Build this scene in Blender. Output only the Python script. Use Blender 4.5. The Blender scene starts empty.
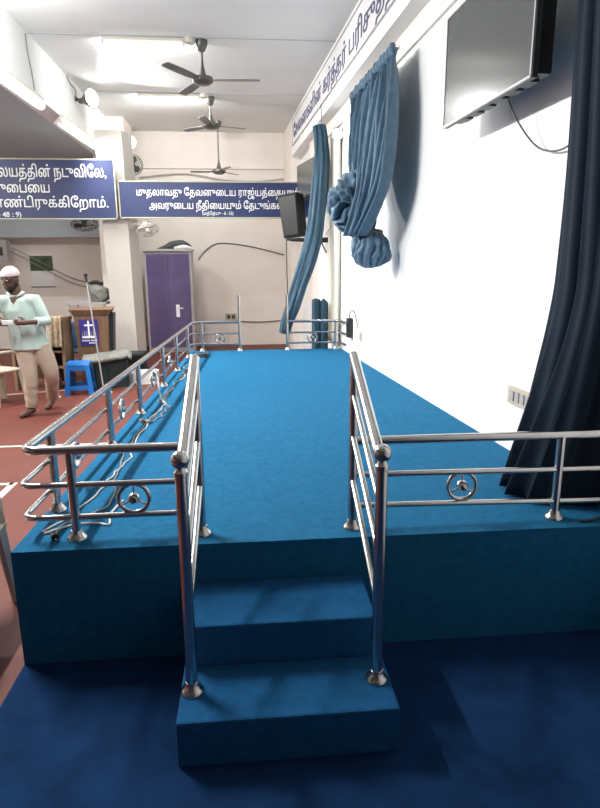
import bpy, bmesh, math, random, mathutils
import numpy as np
from mathutils import Vector, Matrix, noise
random.seed(7)
PI = math.pi
SC = bpy.context.scene
COL = SC.collection
V = Vector

# ------------------------------------------------------------------ materials
def s2l(c):
    return tuple((x/12.92 if x <= .04045 else ((x+.055)/1.055)**2.4) for x in c)
def hexc(h):
    return s2l(tuple(int(h[i:i+2], 16)/255 for i in (0, 2, 4)))
MATS = {}
def mat(name, col, rough=.6, metal=0, var=.08, scale=8, bump=0, bscale=200, spec=.5, coat=0, sheen=0, stretch=None):
    if isinstance(col, str): col = hexc(col)
    m = bpy.data.materials.new(name); m.use_nodes = True
    nt = m.node_tree; b = nt.nodes['Principled BSDF']
    b.inputs['Roughness'].default_value = rough
    b.inputs['Metallic'].default_value = metal
    b.inputs['Specular IOR Level'].default_value = spec
    if coat: b.inputs['Coat Weight'].default_value = coat
    if sheen:
        b.inputs['Sheen Weight'].default_value = sheen
    tc = nt.nodes.new('ShaderNodeTexCoord')
    src = tc.outputs['Object']
    if stretch:
        mp = nt.nodes.new('ShaderNodeMapping'); mp.inputs['Scale'].default_value = stretch
        nt.links.new(src, mp.inputs['Vector']); src = mp.outputs['Vector']
    n = nt.nodes.new('ShaderNodeTexNoise'); n.inputs['Scale'].default_value = scale; n.inputs['Detail'].default_value = 5
    nt.links.new(src, n.inputs['Vector'])
    r = nt.nodes.new('ShaderNodeValToRGB')
    r.color_ramp.elements[0].position = .3; r.color_ramp.elements[1].position = .7
    r.color_ramp.elements[0].color = (*[max(0, c*(1-var)) for c in col], 1)
    r.color_ramp.elements[1].color = (*[min(1, c*(1+var)) for c in col], 1)
    nt.links.new(n.outputs['Fac'], r.inputs['Fac'])
    nt.links.new(r.outputs['Color'], b.inputs['Base Color'])
    if bump:
        n2 = nt.nodes.new('ShaderNodeTexNoise'); n2.inputs['Scale'].default_value = bscale; n2.inputs['Detail'].default_value = 3
        nt.links.new(src, n2.inputs['Vector'])
        bp = nt.nodes.new('ShaderNodeBump'); bp.inputs['Strength'].default_value = bump; bp.inputs['Distance'].default_value = .01
        nt.links.new(n2.outputs['Fac'], bp.inputs['Height']); nt.links.new(bp.outputs['Normal'], b.inputs['Normal'])
    MATS[name] = m
    return m
def emis(name, col, strength):
    m = mat(name, col, .4, var=.01)
    b = m.node_tree.nodes['Principled BSDF']
    b.inputs['Emission Color'].default_value = (*(hexc(col) if isinstance(col, str) else col), 1)
    b.inputs['Emission Strength'].default_value = strength
    return m

CARPET = mat('blue_carpet', (.012, .117, .240), .95, var=.13, scale=30, bump=.35, bscale=420, spec=.1)
CARPET3 = mat('shaded_blue_carpet', (.011, .088, .215), .95, var=.13, scale=30, bump=.35, bscale=420, spec=.1)  # stage carpet darkened for the steps, shade put into the colour
CARPET2 = mat('blue_floor_carpet', (.0065, .032, .100), .95, var=.20, scale=7, bump=.35, bscale=380, spec=.1)
REDFL = mat('red_oxide_floor', (.140, .039, .028), .6, var=.12, scale=3, spec=.25, bump=.03, bscale=40)
LINE = mat('white_floor_paint', (.50, .45, .40), .5, var=.08, scale=20)
WHITE = mat('white_wall_paint', (.84, .845, .83), .7, var=.02, scale=2, bump=.03, bscale=60)
PINK = mat('cream_pink_wall_paint', (.81, .745, .685), .75, var=.03, scale=2, bump=.03, bscale=60)
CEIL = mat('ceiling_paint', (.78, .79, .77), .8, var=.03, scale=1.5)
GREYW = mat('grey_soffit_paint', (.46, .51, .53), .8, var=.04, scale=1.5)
STEEL = mat('polished_stainless_steel', (.58, .56, .54), .20, metal=1, var=.06, scale=14)
NAVY = mat('dark_navy_curtain_cloth', (.0065, .0145, .027), .8, var=.16, scale=16, bump=.15, bscale=500, spec=.12, sheen=.05, stretch=(1, 1, .25))
TEAL = mat('slate_blue_curtain_cloth', (.068, .132, .195), .62, var=.15, scale=14, bump=.12, bscale=500, spec=.3, sheen=.2)
TEAL2 = mat('deep_slate_curtain_cloth', (.040, .088, .130), .65, var=.18, scale=14, bump=.12, bscale=500, spec=.25, stretch=(1, 1, .3))
CREAM = mat('cream_curtain_cloth', (.78, .74, .64), .8, var=.05, scale=10)
SIGN = mat('navy_sign_vinyl', (.024, .036, .115), .45, var=.08, scale=3)
SIGNB = mat('pale_gold_sign_border', (.46, .45, .33), .5, var=.05)
SIGNW = mat('white_sign_lettering', (.85, .86, .86), .5, var=.02)
BANNER = mat('white_banner_vinyl', (.80, .79, .80), .5, var=.02)
BANTXT = mat('slate_banner_lettering', (.10, .10, .19), .6, var=.06)
BLACK = mat('black_plastic', (.012, .013, .013), .4, var=.2, scale=30)
CHAR = mat('charcoal_plastic', (.045, .052, .05), .5, var=.15, scale=20)
SCREEN = mat('glossy_screen_glass', (.060, .066, .064), .16, var=.02, spec=.5)
FANM = mat('grey_fan_enamel', (.13, .125, .115), .35, metal=.35, var=.08, scale=10)
FANW = mat('cream_fan_plastic', (.60, .56, .50), .45, var=.05)
PURPLE = mat('purple_cupboard_enamel', (.098, .070, .165), .45, var=.06, scale=4)
GREYM = mat('grey_painted_steel', (.40, .38, .38), .4, var=.06)
WOOD = mat('brown_wood_veneer', (.17, .09, .048), .7, var=.22, scale=5, stretch=(6, 6, .6))
WOODD = mat('pale_wood_board', (.24, .15, .085), .5, var=.18, scale=6, stretch=(1, 6, 6))
CHAIRB = mat('dark_blue_plastic', (.016, .05, .11), .4, var=.06)
PILLAR = mat('dimmed_wall_paint', (.56, .52, .465), .75, var=.03, scale=2)  # back wall paint darkened in place of dimmer light on the pillar
SPK = mat('dark_grey_speaker_cabinet', (.012, .015, .014), .7, var=.15, scale=20, spec=.2)
STOOL = mat('bright_blue_plastic', (.013, .165, .52), .35, var=.06)
POSTER = mat('purple_poster_paper', (.035, .025, .19), .5, var=.12)
IVORY = mat('ivory_plastic', (.52, .46, .36), .45, var=.05)
GREENBOX = mat('dark_green_grey_case', (.018, .032, .030), .5, var=.15)
PALEBOX = mat('pale_grey_cloth', (.19, .19, .165), .8, var=.18, scale=25)
SKIN = mat('brown_skin', (.10, .047, .030), .5, var=.10, scale=20)
BEARD = mat('black_hair', (.018, .013, .011), .75, var=.2, scale=80, bump=.4, bscale=150)
SHIRT = mat('pale_mint_shirt_cotton', (.47, .59, .535), .8, var=.06, scale=10, bump=.1, bscale=25)
TROUS = mat('beige_trouser_cotton', (.50, .40, .31), .8, var=.07, scale=9, bump=.15, bscale=20)
CAPM = mat('pale_pink_cap_knit', (.66, .55, .54), .85, var=.06, scale=40)
PAPER = mat('white_paper', (.8, .8, .78), .7, var=.02)
GREENP = mat('green_calendar_print', (.055, .10, .05), .6, var=.35, scale=14)
CABLE = mat('grey_cable_rubber', (.22, .21, .20), .5, var=.1)
CABLEW = mat('white_cable_rubber', (.62, .58, .54), .5, var=.06)
TUBE = emis('lit_fluorescent_tube', (1, .98, .94), 1.7)
LENS = emis('lit_lamp_lens', (1, .98, .95), 14)
CTUBE = emis('lit_ceiling_tube', (1, .985, .93), 1.6)

# ------------------------------------------------------------------ helpers
def root_loc(p):
    while p.parent: p = p.parent
    return p.location.copy()
def obj(name, bm, m, parent=None, smooth=False, bevel=0, sub=0, local=False, solid=0):
    """bm (world coordinates) becomes ONE mesh object; under a parent it is moved into the thing's own frame"""
    if bevel:
        es = [e for e in bm.edges if len(e.link_faces) == 2 and e.calc_face_angle(0) > .6]
        bmesh.ops.bevel(bm, geom=es, offset=bevel, segments=2, affect='EDGES', profile=.6)
    off = V((0, 0, 0))
    if parent is not None:
        if not local: off = root_loc(parent)
    elif not local:
        xs = [v.co for v in bm.verts]
        off = V(((min(v.x for v in xs)+max(v.x for v in xs))/2, (min(v.y for v in xs)+max(v.y for v in xs))/2, min(v.z for v in xs)))
    if off.length: bmesh.ops.translate(bm, vec=-off, verts=bm.verts)
    bmesh.ops.recalc_face_normals(bm, faces=bm.faces)
    me = bpy.data.meshes.new(name); bm.to_mesh(me); bm.free()
    o = bpy.data.objects.new(name, me); COL.objects.link(o)
    if m: me.materials.append(m)
    if smooth:
        for p in me.polygons: p.use_smooth = True
        if smooth != 'all':
            try: me.set_sharp_from_angle(angle=math.radians(40))
            except Exception: pass
    if parent is not None: o.parent = parent
    else: o.location = off
    if solid:
        md = o.modifiers.new('thick', 'SOLIDIFY'); md.thickness = solid
    if sub:
        md = o.modifiers.new('sub', 'SUBSURF'); md.levels = sub; md.render_levels = sub
    return o
def tag(o, label, cat, group=None):
    o['label'] = label; o['category'] = cat
    if group: o['group'] = group
    return o
def thing(name, label, cat, loc=(0, 0, 0), rotz=0, group=None):
    o = bpy.data.objects.new(name, None); COL.objects.link(o)
    o.empty_display_size = .1; o.location = loc; o.rotation_euler = (0, 0, rotz)
    return tag(o, label, cat, group)
def struct(name, bm, m, **k):
    o = obj(name, bm, m, **k); o['kind'] = 'structure'; return o
def dup(root, loc, label, rotz=None):
    r = root.copy(); COL.objects.link(r); r.location = loc; r['label'] = label
    if rotz is not None: r.rotation_euler = (0, 0, rotz)
    for ch in list(root.children):
        c = ch.copy(); COL.objects.link(c); c.parent = r
        for g in ch.children:
            d = g.copy(); COL.objects.link(d); d.parent = c
    return r
def B(): return bmesh.new()
def box(bm, c, s, rz=0, M=None):
    m = Matrix.Translation(c) @ Matrix.Rotation(rz, 4, 'Z') @ Matrix.Diagonal((*s, 1))
    if M is not None: m = M @ m
    bmesh.ops.create_cube(bm, size=1, matrix=m); return bm
def bx(bm, a, b):
    return box(bm, [(a[i]+b[i])/2 for i in range(3)], [abs(b[i]-a[i]) for i in range(3)])
def prism(bm, poly, z0, z1):
    lo = [bm.verts.new((x, y, z0)) for x, y in poly]; hi = [bm.verts.new((x, y, z1)) for x, y in poly]
    n = len(poly)
    bm.faces.new(lo); bm.faces.new(hi)
    for i in range(n): bm.faces.new((lo[i], lo[(i+1) % n], hi[(i+1) % n], hi[i]))
    return bm
def hull8(bm, lo, hi):
    return_lo = [bm.verts.new(p) for p in lo]; return_hi = [bm.verts.new(p) for p in hi]
    n = len(lo); bm.faces.new(return_lo); bm.faces.new(return_hi)
    for i in range(n): bm.faces.new((return_lo[i], return_lo[(i+1) % n], return_hi[(i+1) % n], return_hi[i]))
    return bm
def fillet(pts, r, k=6):
    pts = [V(p) for p in pts]; out = [pts[0]]
    for i in range(1, len(pts)-1):
        a, b, c = pts[i-1], pts[i], pts[i+1]
        d1 = (a-b); d2 = (c-b); rr = min(r, d1.length*.45, d2.length*.45)
        p, q = b+d1.normalized()*rr, b+d2.normalized()*rr
        for j in range(k+1):
            t = j/k; out.append((1-t)**2*p+2*t*(1-t)*b+t*t*q)
    out.append(pts[-1]); return out
def smoothpath(pts, k=6):
    pts = [V(p) for p in pts]; P = [pts[0]]+pts+[pts[-1]]; out = []
    for i in range(1, len(P)-2):
        p0, p1, p2, p3 = P[i-1:i+3]
        for j in range(k):
            t = j/k
            out.append(.5*((2*p1)+(p2-p0)*t+(2*p0-5*p1+4*p2-p3)*t*t+(3*p1-p0-3*p2+p3)*t**3))
    out.append(pts[-1]); return out
def tube(bm, pts, r, n=12, cap=True, prof=None):
    """prof(i_frac, angle) multiplies the radius"""
    pts = [V(p) for p in pts]; L = len(pts)
    rs = r if isinstance(r, (list, tuple)) else [r]*L
    if len(rs) != L:
        rs = [rs[min(len(rs)-1, int(i*(len(rs)-1)/(L-1)))]*(1-((i*(len(rs)-1)/(L-1)) % 1))+rs[min(len(rs)-1, int(i*(len(rs)-1)/(L-1))+1)]*((i*(len(rs)-1)/(L-1)) % 1) for i in range(L)]
    t = (pts[1]-pts[0]).normalized()
    u = t.orthogonal().normalized(); rings = []
    for i in range(L):
        if i == 0: tt = (pts[1]-pts[0])
        elif i == L-1: tt = pts[-1]-pts[-2]
        else: tt = (pts[i+1]-pts[i]).normalized()+(pts[i]-pts[i-1]).normalized()
        tt.normalize()
        u = (u-tt*u.dot(tt)).normalized(); w = tt.cross(u)
        rr = rs[i]; ring = []
        for j in range(n):
            a = 2*PI*j/n; f = prof(i/(L-1), a) if prof else 1
            if isinstance(rr, tuple): d = u*(math.cos(a)*rr[0])+w*(math.sin(a)*rr[1])
            else: d = (u*math.cos(a)+w*math.sin(a))*rr
            ring.append(bm.verts.new(pts[i]+d*f))
        rings.append(ring)
    for a, b in zip(rings, rings[1:]):
        for j in range(n): bm.faces.new((a[j], a[(j+1) % n], b[(j+1) % n], b[j]))
    if cap:
        bm.faces.new(rings[0]); bm.faces.new(rings[-1])
    return bm
def lathe(bm, prof, c=(0, 0, 0), n=24, M=None):
    """prof: (radius, height) pairs about z"""
    M = M or Matrix.Identity(4); rings = []
    for r, z in prof:
        rings.append([bm.verts.new(M @ (V(c)+V((max(r, .0004)*math.cos(2*PI*j/n), max(r, .0004)*math.sin(2*PI*j/n), z)))) for j in range(n)])
    for a, b in zip(rings, rings[1:]):
        for j in range(n): bm.faces.new((a[j], a[(j+1) % n], b[(j+1) % n], b[j]))
    bm.faces.new(rings[0]); bm.faces.new(rings[-1]); return bm
def ell(bm, c, r, rot=None, sub=3):
    if not isinstance(r, (list, tuple)): r = (r, r, r)
    m = Matrix.Translation(c) @ (rot.to_4x4() if rot else Matrix.Identity(4)) @ Matrix.Diagonal((*r, 1))
    bmesh.ops.create_icosphere(bm, subdivisions=sub, radius=1, matrix=m); return bm
def torus(bm, c, R, r, M=None, n=32, k=10):
    M = M or Matrix.Identity(4); rings = []
    for i in range(n):
        a = 2*PI*i/n
        rings.append([bm.verts.new(V(c)+(M @ V(((R+r*math.cos(2*PI*j/k))*math.cos(a), (R+r*math.cos(2*PI*j/k))*math.sin(a), r*math.sin(2*PI*j/k))))) for j in range(k)])
    for i in range(n):
        a, b = rings[i], rings[(i+1) % n]
        for j in range(k): bm.faces.new((a[j], a[(j+1) % k], b[(j+1) % k], b[j]))
    return bm
def grid(bm, f, nu, nv):
    P = [[bm.verts.new(f(i/nu, j/nv)) for j in range(nv+1)] for i in range(nu+1)]
    for i in range(nu):
        for j in range(nv): bm.faces.new((P[i][j], P[i+1][j], P[i+1][j+1], P[i][j+1]))
    return bm
def remesh(o, vox, sm=6):
    md = o.modifiers.new('r', 'REMESH'); md.mode = 'VOXEL'; md.voxel_size = vox; md.use_smooth_shade = True
    if sm:
        s = o.modifiers.new('s', 'SMOOTH'); s.iterations = sm; s.factor = .5
    dg = bpy.context.evaluated_depsgraph_get(); me = bpy.data.meshes.new_from_object(o.evaluated_get(dg))
    o.modifiers.clear(); old = o.data; o.data = me; bpy.data.meshes.remove(old)
    return o
def tam(s):
    """Tamil in visual order: the vowel signs that are written in front of their consonant go first"""
    out = []
    for ch in s:
        if ch in '\u0bc6\u0bc7\u0bc8': out.insert(len(out)-1, ch)
        elif ch == '\u0bcb': out.insert(len(out)-1, '\u0bc7'); out.append('\u0bbe')
        elif ch == '\u0bca': out.insert(len(out)-1, '\u0bc6'); out.append('\u0bbe')
        else: out.append(ch)
    return ''.join(out)
def text_bm(s, width, height, align, M, weight=.02, depth=.004):
    bold = weight; weight = 0
    """lettering fitted to width x height (metres), as geometry; align -1 left, 0 centre, 1 right"""
    c = bpy.data.curves.new('lettering', 'FONT'); c.body = tam(s); c.size = 1
    o = bpy.data.objects.new('lettering', c); COL.objects.link(o)
    dg = bpy.context.evaluated_depsgraph_get(); dg.update()
    loops = []
    for sp_ in o.to_curve(dg).splines:
        bp = sp_.bezier_points; L = []
        for a, e in zip(bp, list(bp[1:])+[bp[0]]):
            straight = (a.handle_right-a.co).length < 1e-5 and (e.handle_left-e.co).length < 1e-5
            L += [q.to_2d() for q in mathutils.geometry.interpolate_bezier(a.co, a.handle_right, e.handle_left, e.co, 2 if straight else 5)[:-1]]
        if len(L) > 2: loops.append(L)
    o.to_curve_clear(); bpy.data.objects.remove(o); bpy.data.curves.remove(c)
    # strokes of a glyph may overlap: keep every triangle whose winding number is not zero
    pts = [p for L in loops for p in L]; edges = []; n0 = 0
    for L in loops: edges += [(n0+k, n0+(k+1) % len(L)) for k in range(len(L))]; n0 += len(L)
    vo, eo, fo, *_ = mathutils.geometry.delaunay_2d_cdt(pts, edges, [], 0, 1e-5)
    P_ = np.array([tuple(p) for p in pts]); A_ = P_[[e[0] for e in edges]]; Z_ = P_[[e[1] for e in edges]]
    bm = B(); vs = [bm.verts.new((p.x, p.y, 0)) for p in vo]
    for t_ in fo:
        m_ = sum((vo[q] for q in t_), V((0, 0)))/len(t_)
        up = (A_[:, 1] <= m_.y) & (Z_[:, 1] > m_.y); dn = (A_[:, 1] > m_.y) & (Z_[:, 1] <= m_.y)
        side = (Z_[:, 0]-A_[:, 0])*(m_.y-A_[:, 1])-(m_.x-A_[:, 0])*(Z_[:, 1]-A_[:, 1])
        if int((up & (side > 0)).sum())-int((dn & (side < 0)).sum()): bm.faces.new([vs[q] for q in t_])
    bmesh.ops.delete(bm, geom=[v for v in bm.verts if not v.link_faces], context='VERTS')
    xs = [v.co.x for v in bm.verts]; x0, x1 = min(xs), max(xs); sx = width/(x1-x0)
    sy = height/.72 if height else sx
    for v in bm.verts:
        v.co = V(((v.co.x-x0)*sx-(0 if align < 0 else width/2 if align == 0 else width), v.co.y*sy, 0))
    base = b_geo = bm.verts[:]+bm.edges[:]+bm.faces[:]
    for k, (dx, dy) in enumerate(((bold, 0), (-bold, 0), (0, bold*.6), (0, -bold*.6))):        # heavier strokes
        g = bmesh.ops.duplicate(bm, geom=base)
        bmesh.ops.translate(bm, vec=(dx*sy*.8, dy*sy*.8, .0004*(k+1)), verts=[e for e in g['geom'] if isinstance(e, bmesh.types.BMVert)])
    g = bmesh.ops.extrude_face_region(bm, geom=bm.faces[:])
    bmesh.ops.translate(bm, vec=(0, 0, depth), verts=[e for e in g['geom'] if isinstance(e, bmesh.types.BMVert)])
    bmesh.ops.transform(bm, matrix=M, verts=bm.verts)
    return bm
def facing(loc, rz=0, tilt=PI/2):
    """frame whose xy plane stands upright, x along (cos rz, sin rz), text facing -y when rz = 0"""
    return Matrix.Translation(loc) @ Matrix.Rotation(rz, 4, 'Z') @ Matrix.Rotation(tilt, 4, 'X')

# ------------------------------------------------------------------ camera
CAM = dict(F=589.9, pitch=.2285, yaw=.0871, roll=-.006, H=1.65)
cy, sy, cp, sp = math.cos(CAM['yaw']), math.sin(CAM['yaw']), math.cos(CAM['pitch']), math.sin(CAM['pitch'])
f = V((sy*cp, cy*cp, -sp)); r0 = V((cy, -sy, 0)); u0 = r0.cross(f)
cr, sr = math.cos(CAM['roll']), math.sin(CAM['roll'])
r1, u1 = cr*r0+sr*u0, cr*u0-sr*r0
cam = bpy.data.cameras.new('camera'); cam.sensor_fit = 'VERTICAL'; cam.sensor_height = 24; cam.lens = CAM['F']/808*24
cam.clip_start = .02
co = bpy.data.objects.new('camera', cam); COL.objects.link(co); SC.camera = co
co.matrix_world = Matrix(((r1.x, u1.x, -f.x, 0), (r1.y, u1.y, -f.y, 0), (r1.z, u1.z, -f.z, CAM['H']), (0, 0, 0, 1)))

# ------------------------------------------------------------------ room
KW = -.0635
def xw(y): return 1.678+KW*(y-2.294)            # the right wall leans in slightly towards the back
def xr(y): return -.938+.0326*(y-2.294)         # line of the left railing
def xe(y): return -.985+.0326*(y-2.294)         # left edge of the stage
WANG = math.atan2(1, KW)                         # direction along the right wall
YB, CZ, BZ = 12.9, 4.3, 3.655
ZS = .525                                        # stage top
YF, YE = 2.294, 8.22                             # stage front and back

b = B(); bx(b, (-6, -4, -.1), (2.4, 13.1, 0)); struct('floor', b, REDFL)
b = B()
for y, x0, x1, sl in ((8.05, -6, -1.2, .30), (5.60, -6, -1.05, .0), (4.56, -6, -1.87, 0)):
    prism(b, [(x0, y-.025+sl*(x0+3.3)*1), (x1, y-.025+sl*(x1+3.3)), (x1, y+.025+sl*(x1+3.3)), (x0, y+.025+sl*(x0+3.3))], .0005, .002)
prism(b, [(-1.90, 1.0), (-1.84, 1.0), (-1.84, 4.585), (-1.90, 4.585)], .0005, .002)
struct('floor_marking', b, LINE)
b = B(); prism(b, [(xe(-4)+.15, -4), (1.95, -4), (1.69, YF), (xe(YF), YF)], 0, .006); struct('floor_carpet', b, CARPET2)
b = B(); bx(b, (-6, -4, CZ), (2.4, 13.1, CZ+.1)); struct('ceiling', b, CEIL)
b = B(); prism(b, [(xw(-4), -4), (xw(YB+.2), YB+.2), (xw(YB+.2)+.15, YB+.2), (xw(-4)+.15, -4)], 0, CZ); struct('wall_right', b, WHITE)
b = B(); bx(b, (-6, YB, 0), (2.4, YB+.15, CZ)); struct('wall_back', b, PINK)
b = B(); bx(b, (-6.15, -4, 0), (-6, YB, CZ)); struct('wall_left', b, PINK)
# right beam over the stage curtains, and the pier it ends on
b = B(); prism(b, [(xw(-4)-.18, -4), (xw(11.75)-.18, 11.75), (xw(11.75)+.02, 11.75), (xw(-4)+.02, -4)], BZ, CZ); struct('beam_right', b, WHITE)
b = B(); prism(b, [(xw(11.75)-.18, 11.75), (xw(YB)-.18, YB), (xw(YB)+.02, YB), (xw(11.75)+.02, 11.75)], 0, CZ); struct('pillar_right', b, PINK)
b = B(); prism(b, [(xw(10.0)-.06, 10.0), (xw(10.5)-.06, 10.5), (xw(10.5)+.02, 10.5), (xw(10.0)+.02, 10.0)], 0, BZ); struct('trim_1', b, PINK)
b = B(); prism(b, [(xw(2.3)-.03, 2.3), (xw(9.9)-.03, 9.9), (xw(9.9)+.01, 9.9), (xw(2.3)+.01, 2.3)], 3.47, BZ+.005); struct('trim_4', b, PINK)
# left beam, left bay slab and pillars
b = B(); prism(b, [(-2.45, -4), (-2.45, 11.75), (-2.70, 11.75), (-2.70, -4)], BZ, CZ); struct('beam_left', b, WHITE)
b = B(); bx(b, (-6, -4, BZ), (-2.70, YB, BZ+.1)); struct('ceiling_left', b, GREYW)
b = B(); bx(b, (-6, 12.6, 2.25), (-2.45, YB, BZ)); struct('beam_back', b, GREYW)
def pillar(n, y0):
    b = B(); hull8(b, [(-2.16, y0, 0), (-1.795, y0, 0), (-1.72, y0+.42, 0), (-2.16, y0+.42, 0)],
                   [(-2.22, y0, BZ+.01), (-1.82, y0, BZ+.01), (-1.74, y0+.42, BZ+.01), (-2.22, y0+.42, BZ+.01)])
    struct(n, b, PILLAR)
pillar('pillar_left', 9.75)
b = B(); bx(b, (-2.72, 11.75, 0), (-2.15, 12.6, CZ)); struct('pillar_back', b, PINK)
b = B(); bx(b, (-2.15, YB-.05, 3.60), (xw(YB)-.18, YB, 3.66)); struct('trim_2', b, PINK)
b = B()
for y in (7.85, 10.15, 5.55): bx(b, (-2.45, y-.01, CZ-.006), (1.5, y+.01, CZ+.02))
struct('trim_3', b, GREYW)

# ------------------------------------------------------------------ stage and steps
b = B(); prism(b, [(xe(YF), YF), (xw(YF), YF), (xw(YE), YE), (xe(YE), YE)], .006, ZS)
tag(obj('stage_platform', b, CARPET, bevel=.012), 'long raised stage platform covered in bright blue carpet', 'stage')
t = thing('stage_steps', 'two carpeted blue steps leading up to the stage front', 'steps', (.1, 2.0, .006))
for x0, x1, y0, z in ((-.272, .486, 1.687, .182), (-.262, .46, 1.968, .3525)):
    b = B(); bx(b, (x0, y0, .006 if z < .2 else .1825), (x1, YF-.002, z)); obj('step', b, CARPET3, t, bevel=.010)

# ------------------------------------------------------------------ stainless railings
TOP, MID, LOW = .920, .767, .624
def flange(p, post):
    b = B(); lathe(b, [(.042, 0), (.042, .006), (.036, .014), (.030, .020), (.0245, .034), (.023, .04)], p); obj('base_flange', b, STEEL, post, smooth=True)
def add_post(t, x, y, z0, z1, r=.0195, cap=False):
    b = B()
    tube(b, [(x, y, z0+.001), (x, y, z1)], r, 16); o = obj('post', b, STEEL, t, smooth=True)
    flange((x, y, z0+.0005), o); return o
def wheel(t, c, ang):
    """ring with a hub and three spokes, standing upright along direction ang"""
    M = Matrix.Rotation(ang, 3, 'Z') @ Matrix.Rotation(PI/2, 3, 'X')
    b = B(); torus(b, c, .064, .0095, M); o = obj('wheel_ring', b, STEEL, t, smooth=True)
    b = B()
    for k in range(3):
        a = PI/2+k*2*PI/3; tube(b, [V(c), V(c)+M @ V((.06*math.cos(a), .06*math.sin(a), 0))], .004, 8)
    obj('spokes', b, STEEL, o, smooth=True)
    b = B(); lathe(b, [(.0, -.028), (.015, -.025), (.023, -.013), (.026, 0), (.023, .013), (.015, .025), (0, .028)], (0, 0, 0), 16, Matrix.Translation(c) @ M.to_4x4()); obj('hub', b, STEEL, o, smooth=True)
def bars(t, paths, nm=('top_rail', 'middle_rail', 'lower_rail')):
    for p, n, r in zip(paths, nm, (.0195, .013, .013)):
        b = B(); tube(b, p, r, 14); obj(n, b, STEEL, t, smooth=True)

YR, YRB = 2.40, 8.14
LN = thing('stage_railing', 'stainless railing round the left side of the stage with wheel ornaments', 'railing', (xr(5), 5, ZS))
bars(LN, [fillet([(-.232, YR, z), (xr(YR)+dx, YR, z), (xr(YRB)+dx, YRB, z), (-.115, YRB, z)], .07) for z, dx in ((TOP, .0), (MID, -.031), (LOW, -.031))])
for y in (2.72, 3.74, 4.63, 5.74, 6.62, 7.58): add_post(LN, xr(y), y, ZS, TOP)
add_post(LN, -.748, YR, ZS, TOP); add_post(LN, -.63, YRB, ZS, TOP); add_post(LN, -.115, YRB, ZS, 1.28)
wheel(LN, (-.50, YR, .698), 0); wheel(LN, (-.385, YRB, .698), 0)
for y in (3.04, 4.06, 5.2, 6.15): wheel(LN, (xr(y), y, .698), PI/2)
RF = thing('stage_railing', 'short stainless railing from the right handrail to the white wall', 'railing', (1.0, YR, ZS))
bars(RF, [[(.436, YR, z), (xw(YR)-.002, YR, z-.010*i)] for i, z in enumerate((TOP, MID, LOW))])
add_post(RF, 1.372, YR, ZS, TOP-.005); wheel(RF, (.93, YR, .698), 0)
RB = thing('stage_railing', 'short stainless railing at the back right corner of the stage', 'railing', (.9, YRB, ZS))
bars(RB, [fillet([(.54, YRB, z), (xw(YRB)-.06, YRB, z), (xw(YRB-.25)-.004, YRB-.3, z)], .06) for z in (TOP, MID, LOW)])
add_post(RB, .54, YRB, ZS, 1.28); add_post(RB, 1.215, YRB, ZS, TOP); wheel(RB, (.885, YRB, .698), 0)
for xn, xp, lab in ((-.229, -.220, 'left'), (.434, .436, 'right')):
    t = thing('stair_handrail', f'sloping stainless handrail with ball-topped newel on the {lab} of the steps', 'handrail', (xn, 1.84, .182))
    b = B(); tube(b, [(xn, 1.84, .183), (xn, 1.84, .99)], .0205, 18); nw = obj('newel_post', b, STEEL, t, smooth=True)
    flange((xn, 1.84, .1825), nw)
    b = B(); lathe(b, [(.0205, .988), (.0235, .991), (.0235, 1.005), (.017, 1.012), (.015, 1.022)], (xn, 1.84, 0), 18); obj('collar', b, STEEL, nw, smooth=True)
    b = B(); bmesh.ops.create_uvsphere(b, u_segments=24, v_segments=16, radius=.0310, matrix=Matrix.Translation((xn, 1.84, 1.046))); obj('ball_finial', b, STEEL, nw, smooth='all')
    add_post(t, xp, 2.392, ZS, 1.275)
    s = .5*(1 if xp > .1 else 1)
    for k, (dz, r, n) in enumerate(((0, .021, 'handrail_tube'), (-.165, .0125, 'sloping_bar'), (-.345, .0125, 'sloping_bar'), (-.54, .0125, 'sloping_bar'))):
        z1, z0 = 1.290+dz, 1.015+dz
        y1, y0 = (2.41, 1.862) if k == 0 else (2.392, 1.84)
        b = B(); tube(b, [(xp+(.012 if k == 0 else 0)*(1 if xp > .1 else -1)*0, y1, z1), (xn, y0, z0)], r, 14); obj(n, b, STEEL, t, smooth=True)

# ------------------------------------------------------------------ curtains
def nz(p, s=1): return noise.noise(V(p)*s)
# tall dark curtain at the right front of the stage, bunched against the wall
def curt(u, v):
    z = .535+(3.50-.535)*v
    fl = max(0, 1-(z-.53)/1.05)**1.4                 # flares out near the floor
    up = max(0, (z-1.3)/2.2)
    out = .135+.035*up+.20*fl
    yc, hy = 2.655+.03*fl, .215+.01*up-.05*fl
    a = PI*u
    fold = 1+.10*math.sin(u*PI*11+2.2*fl+1.0*v)*(0.5+.5*math.sin(a))+.05*math.sin(u*PI*23+3*v)
    y = yc+hy*math.cos(a)+.03*math.sin(4*v+6*u)*(1-v)
    o_ = out*(math.sin(a)**.6 if math.sin(a) > 0 else 0)*fold+.015+.016*nz((u*6, v*3, 2))
    y += .015*math.sin(u*PI*11+1.5)
    return V((xw(y)-o_, y, z))
b = B(); grid(b, curt, 150, 60)
tag(obj('curtain', b, NAVY, smooth='all', solid=.005), 'tall dark navy curtain hanging at the right front corner of the stage', 'curtain', None)
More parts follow.
